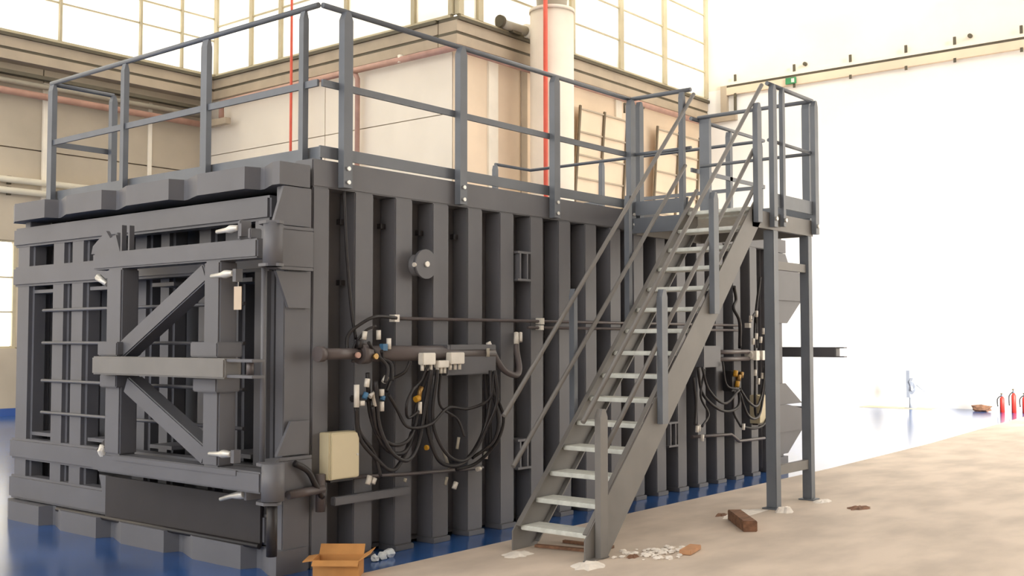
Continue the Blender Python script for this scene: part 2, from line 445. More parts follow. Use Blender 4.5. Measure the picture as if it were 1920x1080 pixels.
MB().prism([(-.10, -.03, 1.04), (-.26, -.03, 1.04), (-.38, -.03, .81), (-.10, -.03, .81)], (0, .025, 0)).obj('gusset', 'paint', CH)
MB().tube([(-.31, 3.0, .155), (-.34, .2, .175)], .02, 8).obj('seal_tube', 'hose', DR)

# rear gate seen past the far corner
RG = MB().box(8.05, 8.20, -.02, 3.6, 2.14, 2.27).obj('rear_gate', 'paint', CH, .012)
MB().box(8.05, 8.20, -.02, 3.5, .60, .74).obj('bottom_rail', 'paint', RG, .012)
MB().box(8.21, 8.35, -.36, 3.4, 1.37, 1.50).obj('crossbar', 'paint', RG, .01)
MB().box(8.23, 8.33, -.46, -.36, 1.485, 1.50).box(8.23, 8.33, -.46, -.36, 1.37, 1.385).obj('clevis_lug', 'paint', RG)
MB().box(8.05, 8.20, 1.2, 1.4, .74, 2.14).box(8.05, 8.20, 2.6, 2.8, .74, 2.14).obj('post', 'paint', RG, .012)
for z0, z1 in ((2.08, 2.50), (.47, .80)):
    MB().tube([(7.99, .06, z0+.02), (7.99, .06, z1-.08)], .055, 16).obj('hinge_barrel', 'paint', RG)
    MB().prism([(7.22, -.055, z0), (7.95, -.055, z0), (7.95, -.055, z1-.08), (7.45, -.055, z1), (7.22, -.055, z1)], (0, .055, 0)).obj('hinge_block', 'paint', CH)
MB().prism([(7.25, -.03, 2.66), (7.49, -.03, 2.66), (7.62, -.03, 2.48), (7.25, -.03, 2.48)], (0, .025, 0)).obj('gusset', 'paint', CH)
MB().prism([(7.25, -.03, 2.08), (7.93, -.03, 2.08), (7.52, -.03, 1.80), (7.25, -.03, 1.80)], (0, .025, 0)).obj('gusset', 'paint', CH)
MB().prism([(7.25, -.03, 1.06), (7.45, -.03, 1.06), (7.92, -.03, .80), (7.25, -.03, .80)], (0, .025, 0)).obj('gusset', 'paint', CH)
MB().prism([(7.25, -.03, .47), (7.92, -.03, .47), (7.50, -.03, .20), (7.25, -.03, .20)], (0, .025, 0)).obj('gusset', 'paint', CH)

# round blind flange, lifting frames
bf = MB().tube([(.985, -.09, 2.18), (.985, .17, 2.18)], .085, 24).obj('port_neck', 'paint', CH)
MB().tube([(.985, -.115, 2.185), (.985, -.085, 2.185)], .115, 28).obj('blind_flange', 'paint', bf)
MB().tube([(.985, -.13, 2.185), (.985, -.115, 2.185)], .022, 12).obj('flange_button', 'fitting', bf, label='white button')
MB().tube([(.86, -.10, 2.175), (.875, -.10, 2.175)], .018, 10).obj('flange_bolt', 'fitting', bf)
def lift_frame(x, z):
    m = MB()
    m.box(x, x+.18, -.03, .17, z+.24, z+.26).box(x, x+.18, -.03, .17, z, z+.02)
    m.box(x+.025, x+.045, -.03, .17, z+.02, z+.24).box(x+.125, x+.145, -.03, .17, z+.02, z+.24)
    m.obj('lifting_frame', 'paint', CH)
for x, z in ((2.215, 2.11), (2.215, .48), (4.70, .48)): lift_frame(x, z)
# conduits along the side
MB().tube([(.70, -.03, 1.762), (6.3, -.03, 1.762)], .013, 8).obj('conduit', 'cyl', CH)
MB().tube([(2.35, -.03, 1.705), (6.3, -.03, 1.705)], .013, 8).obj('conduit', 'cyl', CH)
for x in (.70, 2.50, 6.45):
    MB().box(x, x+.05, -.06, -.0, 1.735, 1.79).obj('conduit_clip', 'fitting', CH, label='white clip')
MB().box(2.50, 2.54, -.06, 0, 1.685, 1.725).obj('conduit_clip', 'fitting', CH, label='white clip')
MB().tube([(-.06, -.04, .61), (.45, -.04, .60), (.86, -.04, .575), (1.74, -.04, .545)], .014, 8).obj('conduit', 'cyl', CH)
MB().bar((.10, -.05, .455), (.86, -.05, .455), .05, .06).obj('pipe_support', 'paint', CH, .006)
MB().tube([(-.33, -.09, .55), (-.02, -.09, .56)], .03, 10).obj('conduit', 'cyl', CH)
MB().tube(spline([(-.27, -.08, .76), (-.17, -.1, .70), (-.10, -.1, .60), (-.02, -.08, .50)]), .022, 8).obj('conduit', 'hose', CH)
MB().tube([(-.02, -.06, .40), (-.02, -.06, .66)], .035, 10).obj('conduit', 'cyl', CH)
MB().tube(spline([(.20, -.04, 2.68), (.22, -.05, 2.24), (.26, -.06, 1.82), (.29, -.08, 1.60)]), .012, 6).obj('signal_cable', 'hose', CH)
MB().tube([(5.15, -.04, .56), (6.02, -.04, .53), (6.21, -.04, .44), (6.84, -.04, .43)], .018, 8).obj('conduit', 'cyl', CH)
MB().box(.135, .155, .10, .17, .1, 2.69).obj('cable_duct', 'paint', CH)

# ------------------------------------------------------------------ hydraulic cylinders with hoses
def fit(pts, r, parent, m='fitting', lab=None):
    return MB().tube(pts, r, 8).obj('fitting', m, parent, label=lab)
def hose(pts, y, r, parent):
    P = spline([(x, y + .03*math.sin(i*1.7), z) for i, (x, z) in enumerate(pts)], 7)
    return MB().tube(P, r, 8).obj('hose', 'hose', parent)

HC = thing('hydraulic_cylinder', 'long brown grey hydraulic cylinder with drooping black hoses near the front corner', 'cylinder', (.83, -.12, 1.32))
MB().tube([(-.08, -.12, 1.50), (.30, -.12, 1.50)], .040, 16).obj('piston_rod', 'cyl', HC)
MB().tube([(-.11, -.12, 1.50), (-.06, -.12, 1.50)], .055, 16).obj('rod_eye', 'cyl', HC)
MB().tube([(.28, -.12, 1.50), (1.75, -.12, 1.49)], .058, 20).obj('barrel', 'cyl', HC)
MB().tube([(.28, -.12, 1.50), (.36, -.12, 1.50)], .075, 20).obj('gland', 'cyl', HC)
MB().box(1.16, 1.76, -.17, .0, 1.32, 1.56).obj('mounting_box', 'paint', HC, .008)
MB().box(1.20, 1.74, -.175, -.17, 1.52, 1.56).obj('box_lip', 'paint', HC)
fit([(.22, -.165, 1.49), (.22, -.185, 1.49)], .022, HC, 'pinkpipe', 'pink cap')
fit([(.37, -.19, 1.48), (.37, -.21, 1.48)], .022, HC, 'brass', 'brass plug')
# pale connector blocks hanging under the barrel
for x0, x1, z0, z1 in ((.83, .97, 1.41, 1.50), (1.00, 1.12, 1.385, 1.44), (1.14, 1.30, 1.41, 1.50)):
    b = MB().box(x0, x1, -.235, -.175, z0, z1).obj('connector_block', 'fitting', HC, .006, label='off white connector block')
    for k in range(3):
        xx = x0 + (k+.5)*(x1-x0)/3
        MB().tube([(xx, -.20, z0-.045), (xx, -.20, z0)], .014, 8).obj('connector_tail', 'fitting', b)
# fittings above and below the rod
for a in ([(.31, -.14, 1.60), (.32, -.14, 1.66)], [(.455, -.14, 1.60), (.455, -.14, 1.67)], [(.54, -.16, 1.53), (.54, -.16, 1.61)]):
    fit(a, .018, HC)
MB().box(.455, .50, -.19, -.15, 1.52, 1.57).obj('valve_cap', 'bluecap', HC, label='blue cap')
MB().tube([(.27, -.14, 1.54), (.27, -.14, 1.60)], .025, 8).obj('valve_body', 'hose', HC)
vb = MB().box(.24, .50, -.155, -.06, 1.15, 1.20).obj('valve_block', 'hose', HC, .01)
for a, m in (([(.205, -.18, 1.12), (.205, -.18, 1.28)], 'fitting'), ([(.25, -.19, 1.13), (.25, -.19, 1.165)], 'fitting'), ([(.30, -.18, 1.26), (.31, -.18, 1.32)], 'fitting'),
             ([(.33, -.18, 1.19), (.37, -.18, 1.22), (.385, -.18, 1.12)], 'fitting'), ([(.45, -.18, 1.08), (.45, -.18, 1.15)], 'fitting'),
             ([(.45, -.18, 1.19), (.45, -.18, 1.24)], 'fitting'), ([(.47, -.18, 1.29), (.50, -.18, 1.33)], 'fitting'),
             ([(.27, -.19, 1.18), (.29, -.19, 1.22)], 'bluecap'), ([(.45, -.185, 1.16), (.46, -.185, 1.19)], 'bluecap')):
    fit(a, .02, HC, m, 'blue cap' if m == 'bluecap' else 'white fitting')
fit([(.85, -.18, 1.04), (.85, -.18, 1.13)], .016, HC)
fit([(.80, -.18, 1.15), (.84, -.18, 1.16)], .025, HC, 'yellow', 'yellow fitting')
fit([(.84, -.18, 1.16), (.85, -.18, 1.21), (.87, -.18, 1.24)], .018, HC, 'brass')
for a, m in (([(.39, -.1, .55), (.415, -.1, .61)], 'fitting'), ([(.44, -.1, .55), (.46, -.1, .59)], 'fitting'), ([(.77, -.1, .53), (.78, -.1, .555)], 'greypipe'),
             ([(1.32, -.1, .42), (1.345, -.1, .47)], 'fitting'), ([(1.22, -.1, .46), (1.24, -.1, .52)], 'greypipe'), ([(1.725, -.08, .62), (1.735, -.08, .68)], 'fitting'),
             ([(1.62, -.08, .545), (1.66, -.08, .545)], 'fitting'), ([(1.29, -.16, .74), (1.31, -.16, .83)], 'greypipe'), ([(1.12, -.16, .76), (1.2, -.16, .60)], 'greypipe')):
    fit(a, .02 if m == 'fitting' else .012, HC, m)
fit([(.915, -.18, .78), (.935, -.18, .78)], .02, HC, 'yellow', 'yellow cap')
HS = [([(.19, 1.49), (.22, 1.63), (.32, 1.72), (.45, 1.77), (.69, 1.763)], -.10, .013),
      ([(.22, 1.44), (.26, 1.55), (.33, 1.66), (.42, 1.70)], -.12, .010),
      ([(.25, 1.11), (.30, .94), (.41, .78), (.46, .60)], -.14, .013),
      ([(.23, 1.12), (.29, .90), (.42, .74), (.57, .64), (.74, .75), (.82, .9)], -.15, .016),
      ([(.33, 1.36), (.39, 1.05), (.50, .81), (.66, .76), (.80, .86), (.86, 1.1), (.94, 1.36)], -.16, .016),
      ([(.35, 1.12), (.43, .93), (.55, .83), (.68, .85), (.80, .95), (.84, 1.06)], -.19, .014),
      ([(.36, 1.30), (.43, .98), (.52, .78), (.66, .71), (.82, .82), (.90, 1.1), (.92, 1.37)], -.21, .015),
      ([(.97, 1.37), (.94, 1.02), (1.0, .73), (1.12, .63), (1.37, .64), (1.57, .81), (1.63, 1.07), (1.64, 1.35)], -.19, .016),
      ([(1.0, 1.37), (.98, 1.0), (1.05, .77), (1.2, .66), (1.42, .69), (1.60, .88), (1.68, 1.1), (1.66, 1.35)], -.22, .014),
      ([(1.72, 1.36), (1.84, 1.14), (1.89, .94), (1.77, .75), (1.57, .60), (1.34, .57)], -.13, .014),
      ([(1.70, 1.36), (1.79, 1.12), (1.80, .92), (1.70, .76), (1.5, .65)], -.15, .014),
      ([(1.68, 1.36), (1.74, 1.1), (1.74, .9), (1.72, .69)], -.11, .018),
      ([(.50, 1.20), (.62, 1.08), (.70, .95), (.92, .96), (1.16, 1.07), (1.41, 1.05), (1.62, 1.13), (1.67, 1.34)], -.20, .012),
      ([(.90, 1.42), (.86, 1.3), (.72, 1.22), (.64, 1.12), (.70, 1.02), (.82, 1.06)], -.22, .011),
      ([(.44, 1.52), (.48, 1.46), (.53, 1.42), (.52, 1.30)], -.19, .013),
      ([(.30, 1.58), (.40, 1.50), (.48, 1.40), (.44, 1.29)], -.20, .013),
      ([(.52, 1.22), (.60, 1.30), (.70, 1.36), (.74, 1.44)], -.16, .012),
      ([(1.06, 1.36), (1.08, 1.1), (1.24, .98), (1.30, .84)], -.20, .010)]
for pts, y, r in HS: hose(pts, y, r, HC)
FH = MB().tube(spline([(1.75, -.13, 1.52), (1.79, -.15, 1.43), (1.88, -.16, 1.34), (2.04, -.15, 1.30), (2.12, -.12, 1.36), (2.16, -.06, 1.50), (2.19, -.03, 1.60)], 8), .026, 10).obj('hose', 'cyl', HC, label='thick grey brown hose looping to the side wall')
fit([(2.165, -.05, 1.56), (2.19, -.03, 1.66)], .022, HC)
fit([(2.225, -.05, 1.58), (2.25, -.03, 1.66)], .016, HC)
fit([(1.70, -.13, 1.58), (1.72, -.15, 1.51)], .022, HC)
fit([(1.64, -.18, 1.46), (1.64, -.18, 1.53)], .016, HC, 'greypipe')

# second cylinder at the far end
H2 = thing('hydraulic_cylinder', 'far grey hydraulic cylinder with black hoses behind the stair legs', 'cylinder', (6.0, -.12, 1.3))
MB().box(5.20, 5.58, -.16, .0, 1.30, 1.53).obj('mounting_box', 'paint', H2, .008)
MB().tube([(5.56, -.12, 1.46), (6.3, -.12, 1.46)], .025, 12).obj('barrel', 'cyl', H2)
MB().tube([(5.56, -.12, 1.38), (6.3, -.12, 1.38)], .025, 12).obj('barrel', 'cyl', H2)
MB().tube([(6.3, -.12, 1.42), (6.95, -.12, 1.42)], .05, 14).obj('barrel', 'fitting', H2, label='pale barrel end')
for x0 in (6.34, 6.50, 6.64, 6.78):
    b = MB().box(x0, x0+.09, -.20, -.15, 1.36, 1.47).obj('connector_block', 'fitting', H2, .005, label='off white connector block')
for i, (x, z) in enumerate(((6.36, 1.58), (6.44, 1.64), (6.55, 1.60), (6.62, 1.70), (6.72, 1.62), (6.40, 1.22), (6.48, 1.12), (6.58, 1.18), (6.66, 1.26), (6.74, 1.14), (6.45, 1.90), (6.30, 1.84), (5.06, .66), (5.10, .67), (6.10, .62), (5.17, .56))):
    fit([(x, -.15, z-.04), (x+.01, -.15, z+.03)], .019, H2)
for i, (x, z) in enumerate(((5.90, 1.22), (5.98, 1.17), (5.94, 1.10), (6.04, 1.20))):
    fit([(x, -.16, z-.03), (x+.02, -.16, z+.03)], .026, H2, 'brass' if i % 2 else 'yellow', 'yellow fitting')
MB().box(5.86, 6.08, -.14, -.02, 1.02, 1.25).obj('valve_block', 'hose', H2, .01)
for pts, y, r in (([(5.11, 1.30), (5.27, 1.01), (5.62, .82), (5.95, .85), (6.05, 1.05)], -.14, .017),
                  ([(5.15, 1.30), (5.34, 1.06), (5.62, .90), (5.92, 1.04)], -.17, .015),
                  ([(5.05, 1.20), (5.15, .90), (5.06, .70)], -.12, .016),
                  ([(5.24, 1.28), (5.20, 1.0), (5.30, .8), (5.12, .68)], -.15, .013),
                  ([(5.56, 1.36), (5.70, 1.1), (5.92, 1.04)], -.19, .012),
                  ([(6.62, 2.33), (6.54, 1.83), (6.45, 1.45), (6.41, 1.21), (6.51, .71), (6.86, 1.07)], -.12, .016),
                  ([(6.05, 2.20), (6.15, 2.05), (6.02, 1.95), (6.12, 1.80), (6.2, 1.5)], -.08, .020),
                  ([(6.70, 1.36), (6.66, 1.0), (6.45, .72), (6.15, .74), (6.02, 1.02)], -.16, .015),
                  ([(6.60, 1.36), (6.56, 1.0), (6.35, .84), (6.1, .9), (5.98, 1.05)], -.19, .014),
                  ([(6.80, 1.36), (6.82, 1.0), (6.70, .66), (6.4, .58), (6.1, .62)], -.13, .014),
                  ([(5.95, 1.04), (5.98, .8), (6.08, .62)], -.12, .013),
                  ([(6.5, 1.5), (6.55, 1.75), (6.45, 1.9), (6.3, 1.82)], -.13, .014)):
    hose(pts, y, r, H2)

# cream control boxes
def control_box(x0, x1, z0, z1, label):
    t = thing('control_box', label, 'box', ((x0+x1)/2, -.09, z0))
    MB().box(x0, x1, -.11, 0, z0, z1).obj('housing', 'cream', t, .006)
    MB().box(x0+.006, x1-.006, -.128, -.112, z0+.006, z1-.006).obj('door', 'cream', t, .005)
    MB().tube([(x1-.025, -.134, (z0+z1)/2), (x1-.025, -.127, (z0+z1)/2)], .008, 8).obj('lock', 'steel', t)
    MB().box(x0+.03, x1-.03, -.09, -.02, z0-.02, z0).obj('gland_plate', 'hose', t)
control_box(.015, .29, .615, .945, 'cream control box on the corner column above the cardboard box')
control_box(6.55, 6.78, .62, .95, 'cream control box at the far end half hidden by the stair leg')

# hanging paper tag
tg = thing('hanging_tag', 'pale paper tag hanging on a string beside the gate post', 'tag', (-.665, .03, 1.80))
MB().box(-.667, -.663, -.005, .075, 1.80, 1.955).obj('card', 'tag', tg)
MB().tube([(-.665, .03, 1.955), (-.665, .03, 2.01)], .004, 5).obj('string', 'steel', tg)

# ------------------------------------------------------------------ railing on the deck
RL = thing('deck_railing', 'blue grey tubular guard railing around the chamber roof', 'railing', (3.5, 1.9, 2.85))
def post(x, y, z0, z1, w, d, parent, m='rail', bolts=True, name='post'):
    mb = MB()
    mb.box(x-w/2, x+w/2, y-d/2, y+d/2, z0, z1-.06)
    mb.hexa([(x-w/2, y-d/2, z1-.06), (x+w/2, y-d/2, z1-.06), (x+w/2, y+d/2, z1-.06), (x-w/2, y+d/2, z1-.06),
             (x-w/5, y-d/2, z1), (x+w/5, y-d/2, z1), (x+w/5, y+d/2, z1), (x-w/5, y+d/2, z1)])
    o = mb.obj(name, m, parent)
    if bolts:
        for z in (z0+.04, z0+.14):
            MB().tube([(x, y-d/2-.015, z), (x, y-d/2, z)], .016, 8).obj('bolt', 'steel', o)
    return o
RZ, MZ = 4.01, 3.445
for x in (.216, 1.472, 2.742, 4.00): post(x, -.035, 2.70, RZ-.015, .085, .06, RL)
for y, w in ((.181, .05), (1.373, .08), (2.56, .055), (3.80, .08)): post(0, y, 2.84, RZ-.015, .05, w, RL, bolts=False)
for x, y in ((.62, 3.80), (6.27, 3.66), (7.0, 2.39), (7.0, .06), (6.15, .02)): post(x, y, 2.89, RZ-.015, .06, .06, RL, bolts=False)
def rails(P, parent, top=RZ, mid=MZ, m='rail'):
    MB().tube([(x, y, top) for x, y in P], .021, 10).obj('top_rail', m, parent)
    for (a, b) in zip(P, P[1:]):
        MB().bar((a[0], a[1], mid), (b[0], b[1], mid), .02, .045).obj('mid_rail', m, parent)
MB().tube([(4.03, 0, RZ), (.02, 0, RZ)], .021, 10).obj('top_rail', 'rail', RL)
MB().tube([(0, .02, RZ), (0, 3.83, RZ)], .021, 10).obj('top_rail', 'rail', RL)
MB().tube([(0, 3.83, RZ-.002), (.64, 3.83, RZ-.002)], .021, 10).obj('top_rail', 'rail', RL)
MB().bar((4.03, 0, MZ), (.02, 0, MZ), .02, .05).obj('mid_rail', 'rail', RL)
MB().bar((0, .02, MZ), (0, 3.83, MZ), .02, .05).obj('mid_rail', 'rail', RL)
MB().bar((0, 3.84, MZ), (.64, 3.84, MZ), .02, .05).obj('mid_rail', 'rail', RL)
rails([(5.25, .0), (7.0, .0), (7.0, 3.62), (6.27, 3.66)], RL)
MB().box(.02, 4.05, .015, .03, 2.91, 2.995).obj('toe_board', 'rail', RL)
MB().box(.045, .06, .04, 3.82, 2.87, 2.995).obj('toe_board', 'rail', RL)
MB().box(5.25, 7.0, .015, .03, 2.91, 2.995).obj('toe_board', 'rail', RL)
MB().box(6.97, 6.985, .04, 3.6, 2.91, 2.995).obj('toe_board', 'rail', RL)

# ------------------------------------------------------------------ stair and landing
ST = thing('access_stair', 'steep grey steel stair with pale treads and a railed landing beside the chamber', 'stair', (3.0, -1.0, 0))
SL = 1.039
def nose(x): return .18 + SL*(x-1.45)
def stringer(y, name='stringer'):
    t, b = .06, -.33
    poly = [(1.36, y, 0), (1.36, y, nose(1.36)+t), (4.06, y, nose(4.06)+t-.08), (4.20, y, nose(4.06)+t-.08), (4.20, y, nose(4.20)+b), (1.36+.29, y, 0)]
    o = MB().prism(poly, (0, .012, 0)).obj(name, 'stair', ST)
    for off in (t-.006, b):
        x0 = 1.40 if off > 0 else 1.63
        sgn = 1 if y < -1 else -1
        yy = y + (.03 if sgn > 0 else -.018)
        MB().bar((x0, yy, nose(x0)+off), (4.16, yy, nose(4.16)+off-(.0 if off < 0 else .0)), .04, .012).obj('flange', 'stair', o)
stringer(-1.345); stringer(-.672)
MB().box(1.33, 1.60, -1.39, -1.345, 0, .012).obj('foot_plate', 'stair', ST)
trm = MB().box(0, .235, -1.325, -.676, -.035, 0).mesh('tread', 'galv', .006)
for k in range(15):
    link('tread', trm, ST, (1.445+.1816*k, 0, .18+.1887*k))
# landing
LZP = 2.80
MB().box(4.24, 5.30, -1.30, -.045, LZP-.03, LZP).box(4.02, 4.24, -.66, -.045, LZP-.03, LZP).obj('landing_deck', 'galv', ST)
for a in ((4.02, 5.30, -1.345, -1.30), (4.02, 5.30, -.085, -.045)):
    MB().box(a[0], a[1], a[2], a[3], LZP-.16, LZP-.0).obj('landing_beam', 'stair', ST)
MB().box(5.30, 5.345, -1.345, -.045, LZP-.16, LZP).obj('landing_beam', 'stair', ST)
MB().box(3.99, 4.02, -.67, -.045, LZP-.15, LZP+.0).obj('landing_beam', 'rail', ST)
MB().box(4.5, 5.33, -1.365, -1.35, LZP+.06, LZP+.19).obj('toe_board', 'rail', ST)
MB().box(5.35, 5.365, -1.34, -.05, LZP+.03, LZP+.17).obj('toe_board', 'rail', ST)
MB().box(4.03, 4.045, -.66, -.06, LZP+.03, LZP+.17).obj('toe_board', 'rail', ST)
# legs
for x, w in ((4.50, .105), (5.27, .095)):
    MB().box(x-w/2, x+w/2, -1.345, -1.345+w, .012, LZP-.16).obj('leg', 'rail', ST, .006)
    MB().box(x-w/2-.03, x+w/2+.03, -1.375, -1.345+w+.03, 0, .012).obj('base_plate', 'rail', ST)
MB().box(4.56, 5.22, -1.32, -1.27, 2.27, 2.35).obj('leg_brace', 'stair', ST)
MB().box(4.56, 5.22, -1.32, -1.27, .31, .40).obj('leg_brace', 'stair', ST)
# landing posts and rails
LT, LM = 4.03, 3.49
def vpost(x, y, z0, z1, w=.06, d=.05): return post(x, y, z0, z1, w, d, ST, bolts=False)
vpost(4.40, -1.375, LZP-.14, LT-.01, .075, .05)
vpost(4.60, -1.375, LZP-.12, LT-.01, .05, .04)
vpost(5.34, -1.375, LZP-.14, LT-.01, .08, .05)
post(5.385, -1.27, LZP-.14, LT-.01, .05, .08, ST, bolts=False)
post(5.385, -.10, LZP-.14, LT-.01, .05, .12, ST, bolts=False)
vpost(4.17, -.03, LZP-.10, RZ-.01, .075, .05)
for x in (4.40, 4.60, 5.34):
    MB().tube([(x, -1.415, LZP-.06), (x, -1.395, LZP-.06)], .02, 8).obj('bolt', 'steel', ST)
MB().tube([(4.35, -1.345, LT), (5.36, -1.345, LT)], .021, 10).obj('top_rail', 'rail', ST)
MB().tube([(5.37, -1.34, LT), (5.37, -.02, LT)], .021, 10).obj('top_rail', 'rail', ST)
MB().tube([(4.04, -.02, RZ), (4.04, -.70, RZ)], .021, 10).obj('top_rail', 'rail', ST)
MB().tube([(4.04, -.02, MZ), (4.04, -.70, MZ)], .017, 8).obj('mid_rail', 'rail', ST)
MB().tube([(4.37, -1.345, LM), (5.36, -1.345, LM)], .018, 8).obj('mid_rail', 'rail', ST)
MB().tube([(5.36, -1.34, LM), (5.36, -.05, LM)], .018, 8).obj('mid_rail', 'rail', ST)
# stair posts
post(1.525, -1.375, 0.012, 1.09, .095, .05, ST, 'stair', bolts=False)
for x, z0, z1 in ((2.385, .93, 2.0), (3.24, 1.82, 2.87), (4.075, 2.68, 3.79)):
    post(x, -1.375, z0, z1, .085, .05, ST, bolts=False)
for x, z0, z1 in ((2.19, .84, 2.02), (3.02, 1.7, 2.88), (3.97, 2.70, 3.98)):
    post(x, -.64, z0, z1, .05, .05, ST, bolts=False)
def srail(y, x0, z0, x1, z1, name, r=.019):
    MB().tube([(x0, y, z0), (x1, y, z1)], r, 10).obj(name, 'stair', ST)
srail(-1.335, 1.35, 1.00, 4.26, 4.00, 'hand_rail')
srail(-1.335, 1.64, .79, 4.08, 3.36, 'mid_rail')
srail(-.68, 1.244, 1.024, 4.13, 3.985, 'hand_rail')
srail(-.68, 1.351, .634, 3.96, 3.265, 'mid_rail')

# ------------------------------------------------------------------ things on the walls
# round concrete column with red riser pipe
cc = thing('round_column', 'pale round column with a flared head in front of the back wall', 'column', (12.95, 7.75, 0))
MB().tube([(12.95, 7.75, 0), (12.95, 7.75, 8.45)], .46, 32).obj('shaft', 'column', cc)
MB().tube([(12.95, 7.75, 8.45), (12.95, 7.75, 8.52)], .48, 32).obj('collar', 'column', cc)
MB().tube([(12.95, 7.75, 8.52), (12.95, 7.75, 8.75), (12.95, 7.75, 9.0), (12.95, 7.75, TOP)], [.31, .33, .44, .50], 32).obj('head', 'greypipe', cc)
tag(MB().tube([(12.43, 7.52, .02), (12.43, 7.52, TOP)], .045, 10).obj('red_pipe', 'redpipe'), 'thick red riser pipe on the pale round column', 'pipe')
tag(MB().tube([(10.3, 13.0, .02), (10.3, 13.0, TOP)], .03, 8).obj('red_pipe', 'redpipe'), 'thin bright red vertical pipe in front of the glazing', 'pipe')
# pink pipe under the ledge, with its drop
pp = thing('sprinkler_pipe', 'faded pink pipe running under the ledge of the middle wall with a drop', 'pipe', (10.6, 9, 7.2))
MB().tube([(10.62, 16.0, 6.95), (10.62, 16.0, 7.32), (10.62, 11.4, 7.36), (10.62, 11.4, 7.36), (10.62, 8.3, 7.36)], .07, 10).obj('run', 'pinkpipe', pp)
MB().tube([(10.62, 11.3, 7.36), (10.72, 11.3, 7.2), (10.72, 11.3, .03)], .055, 10).obj('drop', 'pinkpipe', pp)
MB().tube([(10.62, 9.9, 7.30), (10.62, 9.9, 7.46)], .06, 8).obj('coupling', 'pilaster', pp)
tag(MB().tube([(10.72, 8.36, 7.36), (20.6, 8.36, 7.36)], .07, 10).obj('sprinkler_pipe', 'pinkpipe'), 'faded pink pipe along the back wall behind the round column', 'pipe')
tag(MB().tube([(-15, AY-.25, 6.80), (10.6, AY-.25, 6.86)], .075, 10).obj('sprinkler_pipe', 'pinkpipe'), 'faded pink pipe along the left wall under the ledge', 'pipe')
tag(MB().tube([(-15, AY-.2, 7.06), (10.7, AY-.2, 7.08)], .06, 10).obj('grey_pipe', 'greypipe'), 'grey pipe just above the pink pipe on the left wall', 'pipe')
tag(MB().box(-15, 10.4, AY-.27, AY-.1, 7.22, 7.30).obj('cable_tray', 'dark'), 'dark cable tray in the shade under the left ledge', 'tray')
for z, w in ((4.99, 'upper'), (4.76, 'lower')):
    t = tag(MB().tube([(-15, AY-.15, z), (8.2, AY-.15, z)], .07, 10).obj('white_pipe', 'whitepipe'), w + ' of the two white pipes along the left wall', 'pipe')
    for x in (5.9, 2.9): MB().box(x-.04, x+.04, AY-.07, AY-.01, z-.09, z+.09).obj('pipe_bracket', 'dark', t)
t = thing('call_point', 'small red round call point on the left wall beyond the machine', 'alarm', (5.66, AY, 1.06))
MB().tube([(5.68, AY-.05, 1.08), (5.68, AY, 1.08)], .09, 14).obj('housing', 'red', t)
MB().tube([(5.68, AY-.07, 1.08), (5.68, AY-.05, 1.08)], .04, 12).obj('button', 'red', t)
# short grey tray that boxes the inner corner of left and middle wall
tag(MB().box(10.45, 10.6, 15.6, 16.5, 6.75, 6.9).box(10.45, 10.6, 16.35, 16.5, 6.9, 7.5).obj('cable_tray', 'ledge'), 'short beige cable tray in the corner of left and middle walls', 'tray')
# floodlight lying on the ledge
t = thing('floodlight', 'pale tubular floodlight on the ledge left of the round column', 'lamp', (12.6, 8.4, 8.05))
MB().tube([(12.1, 8.42, 8.22), (12.2, 8.42, 8.18), (12.9, 8.42, 8.2)], [.12, .10, .10], 14).obj('body', 'greypipe', t)
MB().tube([(12.02, 8.42, 8.22), (12.1, 8.42, 8.22)], .13, 14).obj('lens_hood', 'dark', t)
MB().tube([(12.9, 8.42, 8.2), (13.1, 8.42, 8.22)], [.15, .16], 14).obj('driver', 'pilaster', t)
MB().box(12.4, 12.7, 8.36, 8.48, 8.05, 8.1).obj('foot', 'dark', t)

# tall framed screens leaning sideways along the back wall
def screen(x0, x1, label, nb, y):
    t = thing('framed_screen', label, 'screen', ((x0+x1)/2, y, 0), 'framed screens')
    lean = .104
    def P(x, z): return (x - (6.93-z)*lean, y, z)
    pl = [P(x0, .02), P(x1, .02), P(x1, 6.90), P(x0, 6.90)]
    MB().prism(pl, (0, .02, 0)).obj('sheet', 'backwall', t)
    for i in range(nb):
        x = x0 + (x1-x0)*i/(nb-1)
        a, b = P(x, .02), P(x, 6.93)
        MB().bar((a[0], y-.03, a[2]), (b[0], y-.03, b[2]), .04, .06, (1, 0, 0)).obj('upright_bar', 'screenbar', t)
    z = .5
    while z < 6.93:
        a, b = P(x0, z), P(x1, z)
        MB().bar((a[0], y-.02, z), (b[0], y-.02, z), .03, .035).obj('cross_bar', 'ledge', t)
        z += .53
screen(14.90, 16.85, 'framed screen with dark upright bars just right of the round column', 3, 8.45)
screen(18.1, 20.2, 'framed screen with dark upright bars behind the stair landing', 3, 8.38)
tag(MB().tube([(16.45, 8.25, 6.98), (16.45, 8.25, 7.2), (17.3, 8.25, 7.24), (17.3, CY, 7.24)], .03, 6).obj('bent_rod', 'dark'), 'thin dark bent rod above the first framed screen', 'rod')

